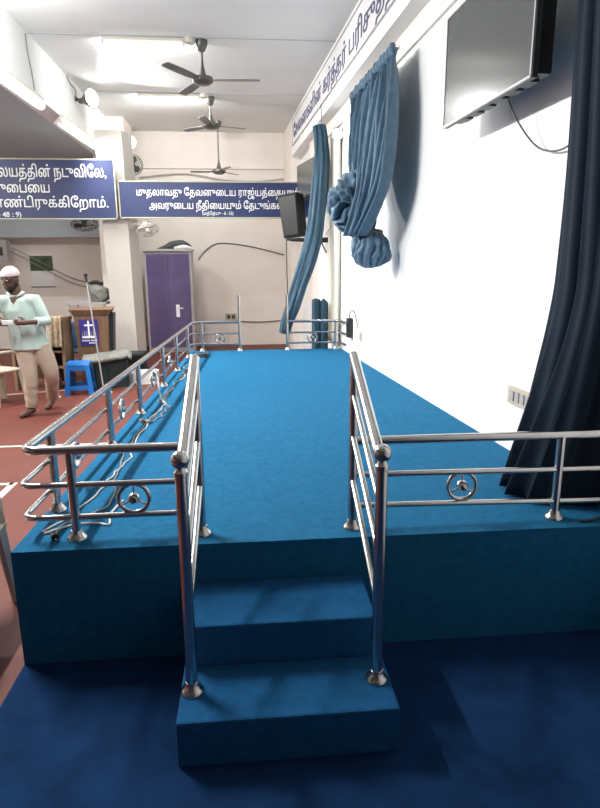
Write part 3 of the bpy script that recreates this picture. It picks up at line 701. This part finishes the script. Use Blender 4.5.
obj('rim', b, STOOL, ST, local=True, bevel=.002)
# dark case with pale cover
KB = thing('equipment_case', 'dark equipment case under a pale cloth beside the lectern', 'case', (-1.95, 8.44, 0))
b = B(); box(b, (-1.945, 8.46, .21), (.45, .22, .42), .28); obj('case', b, GREENBOX, KB, bevel=.01)
def cl(u, v):
    x = (u-.5)*.66; y = (v-.5)*.32
    z = .478+.018*nz((x*9, y*9, 1))+.07*(u-.5) - (.05 if abs(v-.5) > .42 else 0)-(.03 if abs(u-.5) > .46 else 0)
    p = Matrix.Rotation(.28, 3, 'Z') @ V((x, y, 0)); return V((-1.985+p.x, 8.43+p.y, z+.012))
b = B(); grid(b, cl, 50, 30); tag(obj('cloth_cover', b, PALEBOX, smooth='all', solid=.05), 'pale grey cloth cover lying over the dark equipment case', 'cloth')
def micstand(label, foot, top, m=GREYM, mic=True, br=.11):
    t = thing('microphone_stand', label, 'microphone stand', foot)
    b = B(); tube(b, [V(foot)+V((0, 0, .02)), top], .010, 10); obj('pole', b, m, t, smooth=True)
    b = B(); lathe(b, [(br, 0), (br, .012), (.03, .025), (.018, .05)], foot, 22); obj('base', b, m, t, smooth=True)
    if mic:
        d = (V(top)-V(foot)).normalized(); b = B(); tube(b, [V(top)-d*.03, V(top)+d*.05], [.015, .018]); ell(b, V(top)+d*.07, .026); obj('microphone', b, BLACK, t, smooth=True)
    return t
micstand('tall slanting microphone stand in front of the lectern', (-1.955, 8.0, .0), (-2.075, 8.05, 1.50))
micstand('plain metal stand pole between the person and the blue stool', (-2.54, 7.80, 0), (-2.56, 7.82, .96), FANW, False, .075)
b = B(); ell(b, (-2.55, 8.12, 1.045), (.11, .07, .05)); tube(b, smoothpath([(-2.50, 8.06, 1.02), (-2.46, 8.03, .92), (-2.45, 8.05, .80)], 5), [.04, .05, .02], 14)
for v in b.verts: v.co += V((nz(v.co*14), nz(v.co*14+V((5, 0, 0))), nz(v.co*14+V((0, 7, 0)))))*.03
# desk and cabinets behind the person
DK = thing('wooden_desk', 'cream and wood desk standing behind the person', 'desk', (-2.78, 8.55, 0))
b = B(); bx(b, (-3.25, 8.25, .94), (-2.50, 8.75, .99)); obj('desk_top', b, WOODD, DK, bevel=.004)
b = B(); bx(b, (-3.2, 8.68, .10), (-2.51, 8.72, .94)); obj('back_panel', b, WOODD, DK)
for xx in (-3.2, -2.74, -2.53):
    b = B(); bx(b, (xx-.02, 8.30, 0), (xx+.02, 8.70, .94)); obj('side_panel', b, WOODD, DK)
for z in (.30, .52): 
    b = B(); bx(b, (-2.72, 8.32, z), (-2.54, 8.68, z+.025)); obj('shelf', b, WOODD, DK)
b = B(); bx(b, (-3.18, 8.29, .62), (-2.76, 8.31, .93)); obj('drawer_front', b, IVORY, DK)
b = B(); bx(b, (-2.725, 8.285, .60), (-2.545, 8.31, .90)); obj('drawer_front', b, IVORY, DK)
def cfold(u, v):
    y = 8.22; x = -2.60+.17*u; z = .88+.26*(1-abs(2*v-1))*.0
    return V((x, y, z))
b = B()
def drape(u, v):
    L = v*.62
    if L < .22: p = V((0, .16-L, .006)); 
    else: p = V((0, -.06, -(L-.22)))
    return V((-2.66+.15*u, 8.28+p.y+.012*math.sin(u*14+v*4)-.0, 1.005+p.z+.008*nz((u*7, v*7, 3))))
grid(b, drape, 24, 26); tag(obj('cloth_towel', b, mat('brown_striped_towel', (.36, .27, .17), .9, var=.45, scale=18), smooth='all', solid=.01), 'crumpled brown towel draped over the end of the desk', 'towel')
# blue chair behind
def plastic_chair(label, loc, rz, m, parts=True):
    t = thing('plastic_chair', label, 'chair', loc, rz)
    b = B(); grid(b, lambda u, v: V(((u-.5)*.42, (v-.5)*.42, .43-.02*math.sin(PI*u)*math.sin(PI*v))), 10, 10); obj('seat', b, m, t, local=True, smooth='all', solid=.02)
    b = B(); grid(b, lambda u, v: V(((u-.5)*(.42-.06*v), .20+.06*v+.03*math.cos((u-.5)*PI)-.03, .44+.40*v-.04*(2*u-1)**2*v)), 12, 10); obj('backrest', b, m, t, local=True, smooth='all', solid=.018)
    for sxx in (-1, 1):
        for syy in (-1, 1):
            b = B(); hull8(b, [(sxx*.225, syy*.225, 0), (sxx*.18, syy*.225, 0), (sxx*.18, syy*.205, 0), (sxx*.225, syy*.18, 0)], [(sxx*.205, syy*.205, .42), (sxx*.13, syy*.205, .42), (sxx*.13, syy*.18, .42), (sxx*.205, syy*.13, .42)]); obj('leg', b, m, t, local=True)
        b = B(); tube(b, fillet([(sxx*.20, .20, .66), (sxx*.235, -.05, .66), (sxx*.225, -.17, .60), (sxx*.205, -.19, .42)], .05), .018, 10); obj('armrest', b, m, t, local=True, smooth=True)
    return t
plastic_chair('blue plastic chair tucked between the desk and the lectern', (-2.62, 9.25, 0), .2, CHAIRB)
plastic_chair('cream plastic chair standing just behind the person at the picture edge', (-3.12, 7.55, 0), 2.6, IVORY)
plastic_chair('cream plastic chair beside the near left corner of the stage', (-1.425, 2.62, 0), PI/2, IVORY)
# shelf rack behind the lectern with odds and ends
SH = thing('storage_rack', 'low grey rack with clutter behind the lectern', 'rack', (-2.45, 9.9, 0))
b = B(); bx(b, (-2.85, 9.75, 1.08), (-2.24, 10.3, 1.12)); obj('shelf', b, GREYM, SH)
for xx in (-2.82, -2.27):
    for yy in (9.78, 10.27):
        b = B(); bx(b, (xx-.015, yy-.015, 0), (xx+.015, yy+.015, 1.08)); obj('leg', b, GREYM, SH)
b = B(); ell(b, (-2.38, 9.95, 1.25), (.17, .14, .15), sub=4)
for v in b.verts: v.co += V((nz(v.co*9), nz(v.co*9+V((5, 0, 0))), nz(v.co*9+V((0, 7, 0)))))*.06
for v in b.verts: v.co.z = max(1.121, v.co.z)
tag(obj('cloth_heap', b, PALEBOX, smooth='all'), 'heap of pale crumpled cloth on the rack behind the lectern', 'cloth')
b = B(); tube(b, smoothpath([(-2.52, 9.92, 1.41), (-2.42, 9.92, 1.43), (-2.30, 9.92, 1.405)], 5), [.02, .035, .02], 14)
tag(obj('dark_cap', b, BEARD, smooth='all'), 'small dark cloth lying on top of the pale cloth heap', 'cloth')
# box and white things by the pillar and cupboard
b = B(); bx(b, (-1.88, 9.30, 0), (-1.62, 9.6, .36)); t = thing('monitor_speaker', 'dark green box speaker on the floor in front of the left pillar', 'loudspeaker', (-1.75, 9.45, 0)); obj('cabinet', b, GREENBOX, t, bevel=.015)
b = B(); bx(b, (-1.86, 9.285, .03), (-1.64, 9.302, .33)); obj('grille', b, BLACK, t, bevel=.004)
b = B(); tube(b, smoothpath([(-1.90, 9.4, .30), (-1.98, 9.38, .25), (-1.99, 9.38, .1), (-1.90, 9.35, .01)], 6), .008, 8); tag(obj('power_lead', b, CHAR, smooth=True), 'dark lead looping from the green box speaker to the floor', 'cable')
t = thing('plastic_crate', 'low white plastic crate on the floor beside the left railing', 'crate', (-1.52, 8.75, 0))
b = B(); bx(b, (-1.75, 8.6, 0), (-1.35, 8.95, .02)); obj('bottom', b, PAPER, t)
for a, c in (((-1.75, 8.6), (-1.35, 8.62)), ((-1.75, 8.93), (-1.35, 8.95)), ((-1.75, 8.6), (-1.73, 8.95)), ((-1.37, 8.6), (-1.35, 8.95))):
    b = B(); bx(b, (*a, .02), (*c, .16)); obj('side', b, PAPER, t)
t = thing('cable_reel', 'white cable hank hung over the left railing', 'cable', (xr(5.2), 5.2, .64))
b = B(); tube(b, smoothpath([(xr(5.22)+.022, 5.20, .790), (xr(5.22)+.045, 5.18, .70), (xr(5.22)+.06, 5.12, .60), (xr(5.2)+.09, 5.05, ZS+.012), (xr(5.2)+.13, 4.95, ZS+.012)], 6), .008, 8); obj('hank', b, CABLEW, t, smooth=True)
# ------------------------------------------------------------------ cables on the stage
def lay(label, pts, r=.005, m=CABLEW, wob=.02, seed=0):
    P = []
    sp_ = smoothpath([(x, y, ZS+r+.001) for x, y in pts], 8)
    for i, p in enumerate(sp_):
        P.append(p+V((wob*nz((p.y*3, seed, 0))+wob*.6*nz((p.y*9, seed, 4)), 0, 0)))
    b = B(); tube(b, P, r, 8); return tag(obj('stage_cable', b, m, smooth=True), label, 'cable')
base = [(-.72, 7.9), (-.70, 7.0), (-.70, 6.2), (-.735, 5.6), (-.74, 5.2), (-.72, 4.8), (-.755, 4.4)]
lay('long white cable running down the left of the stage to the front corner', base+[(-.77, 4.0), (-.74, 3.5), (-.76, 3.1), (-.80, 2.85), (-.85, 2.62), (-.91, 2.47)], .0042, CABLEW, .05, 1)
lay('grey cable beside the white one ending at a plug by the front post', base+[(-.79, 3.9), (-.76, 3.4), (-.72, 3.0), (-.70, 2.75), (-.78, 2.62), (-.86, 2.52), (-.845, 2.42)], .0045, CABLE, .04, 4)
lay('short pale cable winding through the bundle at the middle of the stage edge', base[:4]+[(-.78, 5.1), (-.68, 4.75), (-.66, 4.5), (-.72, 4.35), (-.80, 4.42)], .005, CABLE, .09, 8)
lay('thin white cable curled round the left front post', [(-.90, 2.45), (-.80, 2.53), (-.70, 2.54), (-.64, 2.52), (-.66, 2.64), (-.64, 2.8)], .005, CABLEW, .01, 15)
t = thing('cable_plug', 'black plug lying on the carpet by the left front post', 'plug', (-.845, 2.40, ZS))
b = B(); tube(b, [(-.860, 2.43, ZS+.016), (-.835, 2.385, ZS+.016)], [.010, .016], 10); obj('body', b, BLACK, t, smooth=True)
b = B(); tube(b, [(-.835, 2.385, ZS+.016), (-.822, 2.362, ZS+.016)], .004, 6); obj('pin', b, STEEL, t)
b = B(); box(b, (-.775, 4.33, ZS+.014), (.04, .10, .024), .9); tag(obj('cable_joint', b, PALEBOX, bevel=.008), 'pale taped cable joint lying at the bundle on the stage', 'cable')
b = B(); bx(b, (-.66, 7.55, ZS+.001), (-.52, 7.70, ZS+.05)); tag(obj('socket_box', b, CHAR, bevel=.008), 'small dark socket box on the carpet at the back left of the stage', 'box')
b = B(); tube(b, smoothpath([(1.665, 2.46, .80), (1.655, 2.42, .66), (1.60, 2.365, .56), (1.53, 2.345, ZS+.008), (1.46, 2.335, ZS+.008)], 8), .006, 8); tag(obj('floor_cable', b, BLACK, smooth=True), 'black cable looping down the wall by the right front post', 'cable')

# ------------------------------------------------------------------ person
PE = thing('person', 'person in a pale mint shirt, beige trousers and white cap, looking down at a paper', 'person', (-2.48, 6.9, 0))
HC = V((-2.555, 6.80, 1.535)); FDIR = V((-.36, -.88, -.24)).normalized()        # where the face points
qh = V((0, -1, 0)).rotation_difference(FDIR).to_matrix()
def H(p): return HC+qh @ V(p)
LS, RS = V((-2.335, 6.86, 1.305)), V((-2.705, 6.78, 1.305))
LE, RE = V((-2.235, 6.83, 1.075)), V((-2.790, 6.70, 1.075))
LW, RW = V((-2.36, 6.60, 1.085)), V((-2.66, 6.53, 1.085))
b = B()
ell(b, H((0, .01, .02)), (.078, .098, .105)); ell(b, H((0, -.025, -.055)), (.058, .065, .070))          # skull and jaw
tube(b, [H((0, -.088, .02)), H((0, -.112, -.022)), H((0, -.088, -.035))], [.010, .017, .012], 10)          # nose
for s in (-1, 1): ell(b, H((s*.080, .012, -.012)), (.010, .020, .032), qh); ell(b, H((s*.03, -.078, .028)), (.028, .016, .010), qh)
ell(b, H((0, -.086, -.070)), (.026, .012, .010), qh)
tube(b, [H((0, .03, -.07)), (-2.515, 6.83, 1.39), (-2.515, 6.84, 1.32)], [.055, .052, .06], 16)
tube(b, [(-2.515, 6.84, 1.36), (-2.50, 6.85, 1.2), (-2.47, 6.87, 1.0), (-2.44, 6.88, .85)], [(.10, .08), (.15, .10), (.13, .10), (.14, .11)], 20)
for S, E_, W_ in ((LS, LE, LW), (RS, RE, RW)):
    tube(b, [(-2.515, 6.84, 1.33), S, E_, W_], [.06, .052, .040, .027], 14)
hands = []
for W_, dr, sd in ((LW, V((-.9, -.30, .05)), 1), (RW, V((.9, -.16, .05)), -1)):
    d = dr.normalized(); up = V((0, 0, 1)); pl = W_+d*.05
    tube(b, [W_, W_+d*.03, pl+d*.04], [(.026, .02), (.040, .018), (.040, .016)] if False else [.026, .032, .030], 12)
    side = d.cross(up).normalized()
    for k, (o_, L) in enumerate(((.030, .060), (.011, .070), (-.009, .066), (-.028, .052))):
        r_ = pl+d*.03+up*o_
        tube(b, [r_, r_+d*L*.5+side*.010*sd, r_+d*L*.75+side*.030*sd-d*.01, r_+d*L*.62+side*.045*sd], [.0098, .0092, .0085, .0075], 8)
    r_ = pl-d*.02+up*.030
    tube(b, [r_, r_+up*.022+d*.02, r_+up*.026+d*.055], [.013, .011, .009], 8)
HL, KL, AL = V((-2.355, 6.90, .84)), V((-2.275, 6.95, .47)), V((-2.375, 7.22, .115))
HR, KR, AR = V((-2.52, 6.87, .84)), V((-2.47, 6.83, .46)), V((-2.50, 6.86, .09))
for h, k, a in ((HL, KL, AL), (HR, KR, AR)): tube(b, [h, k, a], [.085, .055, .038], 14)
# feet: the right one flat, the left one on its toes
tube(b, [(-2.50, 6.90, .05), (-2.52, 6.83, .055), (-2.55, 6.76, .036), (-2.575, 6.69, .022)], [.036, .042, .040, .022], 14)
tube(b, [(-2.375, 7.24, .11), (-2.385, 7.19, .085), (-2.405, 7.13, .038), (-2.42, 7.08, .020)], [.034, .040, .038, .018], 14)
for v in b.verts: v.co.z = max(v.co.z, .002)
body = remesh(obj('body', b, SKIN, PE), .0075, 3)
b = B(); ell(b, H((0, .012, .045)), (.088, .108, .095), qh, 4)
bmesh.ops.bisect_plane(b, geom=b.verts[:]+b.edges[:]+b.faces[:], plane_co=H((0, 0, .043)), plane_no=qh @ V((0, -.12, -1)), clear_outer=True)
obj('cap', b, CAPM, PE, smooth='all', solid=.006)
b = B(); ell(b, H((0, -.024, -.066)), (.061, .068, .066), qh, 4)
for q_ in (1, -1): ell(b, H((q_*.062, .002, -.02)), (.016, .030, .055), qh)
tube(b, [H((-.034, -.080, -.056)), H((-.018, -.094, -.044)), H((0, -.098, -.042)), H((.018, -.094, -.044)), H((.034, -.080, -.056))], .0085, 8)
bmesh.ops.bisect_plane(b, geom=b.verts[:]+b.edges[:]+b.faces[:], plane_co=H((0, -.05, -.034)), plane_no=qh @ V((0, -.75, 1)), clear_outer=True)
obj('beard', b, BEARD, PE, smooth='all')
for s in (-1, 1):
    b = B(); ell(b, H((s*.030, -.089, .012)), (.014, .006, .007), qh); e = obj('eye', b, PAPER, PE, smooth='all')
    b = B(); ell(b, H((s*.030-.002, -.0945, .011)), (.006, .003, .006), qh); obj('iris', b, BEARD, e, smooth='all')
    b = B(); ell(b, H((s*.031, -.093, .032)), (.020, .006, .005), qh); obj('eyebrow', b, BEARD, PE, smooth='all')
b = B()
tq = [(-2.515, 6.845, 1.365), (-2.512, 6.845, 1.31), (-2.505, 6.85, 1.20), (-2.485, 6.86, 1.05), (-2.46, 6.875, .92), (-2.445, 6.88, .765)]
def ring_loft(bm, secs, n=28):
    rs = []
    for (x, y, z), (a, c_) in secs:
        rs.append([bm.verts.new((x+a*math.cos(2*PI*j/n), y+c_*math.sin(2*PI*j/n)+.2*a*math.cos(2*PI*j/n), z)) for j in range(n)])
    for p, q in zip(rs, rs[1:]):
        for j in range(n): bm.faces.new((p[j], p[(j+1) % n], q[(j+1) % n], q[j]))
    bm.faces.new(rs[0]); bm.faces.new(rs[-1])
ring_loft(b, list(zip(tq, [(.085, .075), (.165, .10), (.185, .125), (.178, .125), (.178, .125), (.205, .14)])))
for S, E_, W_ in ((LS, LE, LW), (RS, RE, RW)):
    m_ = E_.lerp(W_, .50)
    tube(b, [(-2.515, 6.845, 1.30), S, S.lerp(E_, .5), E_, m_], [.075, .075, .066, .060, .052], 18)
for v in b.verts: v.co += V((nz(v.co*11), nz(v.co*11+V((3, 0, 0))), 0))*.010
sh = remesh(obj('shirt', b, SHIRT, PE), .009, 3)
b = B(); tube(b, [V((-2.555+.0, 6.775, 1.352)), V((-2.60, 6.80, 1.385)), V((-2.535, 6.88, 1.405)), V((-2.45, 6.83, 1.39)), V((-2.50, 6.765, 1.348))], [.012, .02, .022, .02, .012], 10); obj('collar', b, SHIRT, sh, smooth='all')
b = B()
for s, E_, W_ in ((1, LE, LW), (-1, RE, RW)):
    m_ = E_.lerp(W_, .46); d = (W_-E_).normalized(); tube(b, [m_-d*.02, m_+d*.025], .053, 18)
obj('cuffs', b, SHIRT, sh, smooth=True)
b = B()
for k in range(6):
    z = 1.28-.08*k; ell(b, (-2.545+.016*k, 6.735-.012*min(k, 3)+.006*k, z), (.007, .005, .007), sub=2)
obj('buttons', b, PAPER, sh, smooth='all')
b = B()
ring_loft(b, [((-2.44, 6.885, .88), (.14, .10)), ((-2.44, 6.885, .82), (.155, .11)), ((-2.438, 6.885, .75), (.16, .115))])
for h, k, a, rr in ((HL, KL, AL, (.105, .088, .068)), (HR, KR, AR, (.105, .085, .065))):
    P = [h+V((0, 0, -.03)), h.lerp(k, .5), k, k.lerp(a, .5), a+V((0, 0, .01))]
    R_ = [rr[0], (rr[0]+rr[1])/2+.006, rr[1]-.004, rr[1]-.012, rr[2]]
    tube(b, smoothpath(P, 8), R_, 20, prof=lambda s, a_: 1+(.04*math.sin(46*s+2*math.sin(a_)) if s > .6 else .012*math.sin(20*s+a_*2)))
tr = remesh(obj('trousers', b, TROUS, PE), .009, 2)
b = B(); grid(b, lambda u, v: V((-2.575+.11*u, 6.485+.02*u+.008*math.sin(u*5), 1.085+.05*(v-.3)+.0)), 8, 5)
for v in b.verts: v.co.y -= .04*(v.co.z-1.085)
tag(obj('paper_slip', b, PAPER, smooth='all', solid=.001), 'small white paper slip held between both hands of the person', 'paper')

# ------------------------------------------------------------------ light
def area(name, loc, target, sx_, sy_, power, col=(1, 1, .985), spread=PI):
    L = bpy.data.lights.new(name, 'AREA'); L.shape = 'RECTANGLE'; L.size = sx_; L.size_y = sy_; L.energy = power; L.color = col; L.spread = spread
    o = bpy.data.objects.new(name, L); COL.objects.link(o); o.location = loc
    d = V(target)-V(loc); o.rotation_euler = d.to_track_quat('-Z', 'Y').to_euler(); return o
def spot(name, loc, target, power, ang, col=(1, 1, .985), size=.06, blend=.3):
    L = bpy.data.lights.new(name, 'SPOT'); L.energy = power; L.spot_size = ang; L.spot_blend = blend; L.shadow_soft_size = size; L.color = col
    o = bpy.data.objects.new(name, L); COL.objects.link(o); o.location = loc
    o.rotation_euler = (V(target)-V(loc)).to_track_quat('-Z', 'Y').to_euler(); return o
# the tubes under the left beam, one more of them nearer than the frame shows
for y0_, y1_, z0_, z1_, p, sprd in ((3.2, 4.7, 3.50, 3.50, 220, PI), (6.3, 7.95, 3.52, 3.55, 95, 2.1), (8.72, 10.6, 3.54, 3.58, 70, 2.4)):
    ym, zm = (y0_+y1_)/2, (z0_+z1_)/2
    area('left_beam_tube', (-2.335, ym, zm-.065), (-1.2, ym, zm-1.4), y1_-y0_, .08, p, spread=sprd)
# ceiling tubes: their battens shade the near side
for y, p in ((7.87, 24), (10.2, 40)):
    area('ceiling_tube', (-1.14, y+.04, CZ-.085), (-1.14, y+1.0, CZ-.20), .92, .04, p)
# unseen fill lights added to brighten the left bay
area('left_bay_fill', (-4.5, 9.6, BZ-.06), (-4.4, 9.9, 0), 1.3, .08, 40)
area('left_bay_fill', (-4.6, 6.5, BZ-.06), (-4.6, 6.6, 0), 1.3, .08, 200)
spot('flood_lamp', (-1.91, 11.24, 3.775), (1.25, 5.2, 2.1), 480, .75, size=.06)
spot('round_flood', (-2.02, 9.53, 4.08), (.6, 8.2, 4.25), 130, 1.9, size=.08)
spot('near_flood', (-2.15, 6.0, 3.95), (-1.9, 6.9, CZ), 100, 2.5, size=.06)
spot('small_flood', (xw(8.1)-.14, 8.08, 3.31), (.6, 6.3, 1.6), 12, 2.2, size=.05)

w = bpy.data.worlds.new('world'); SC.world = w; w.use_nodes = True
w.node_tree.nodes['Background'].inputs[0].default_value = (.045, .040, .040, 1); w.node_tree.nodes['Background'].inputs[1].default_value = 1
SC.view_settings.view_transform = 'Standard'; SC.view_settings.look = 'None'; SC.view_settings.gamma = 1; SC.view_settings.use_curve_mapping = False
SC.view_settings.exposure = 0
SC.cycles.use_denoising = True
SC.cycles.max_bounces = 8
SC.cycles.sample_clamp_indirect = 6
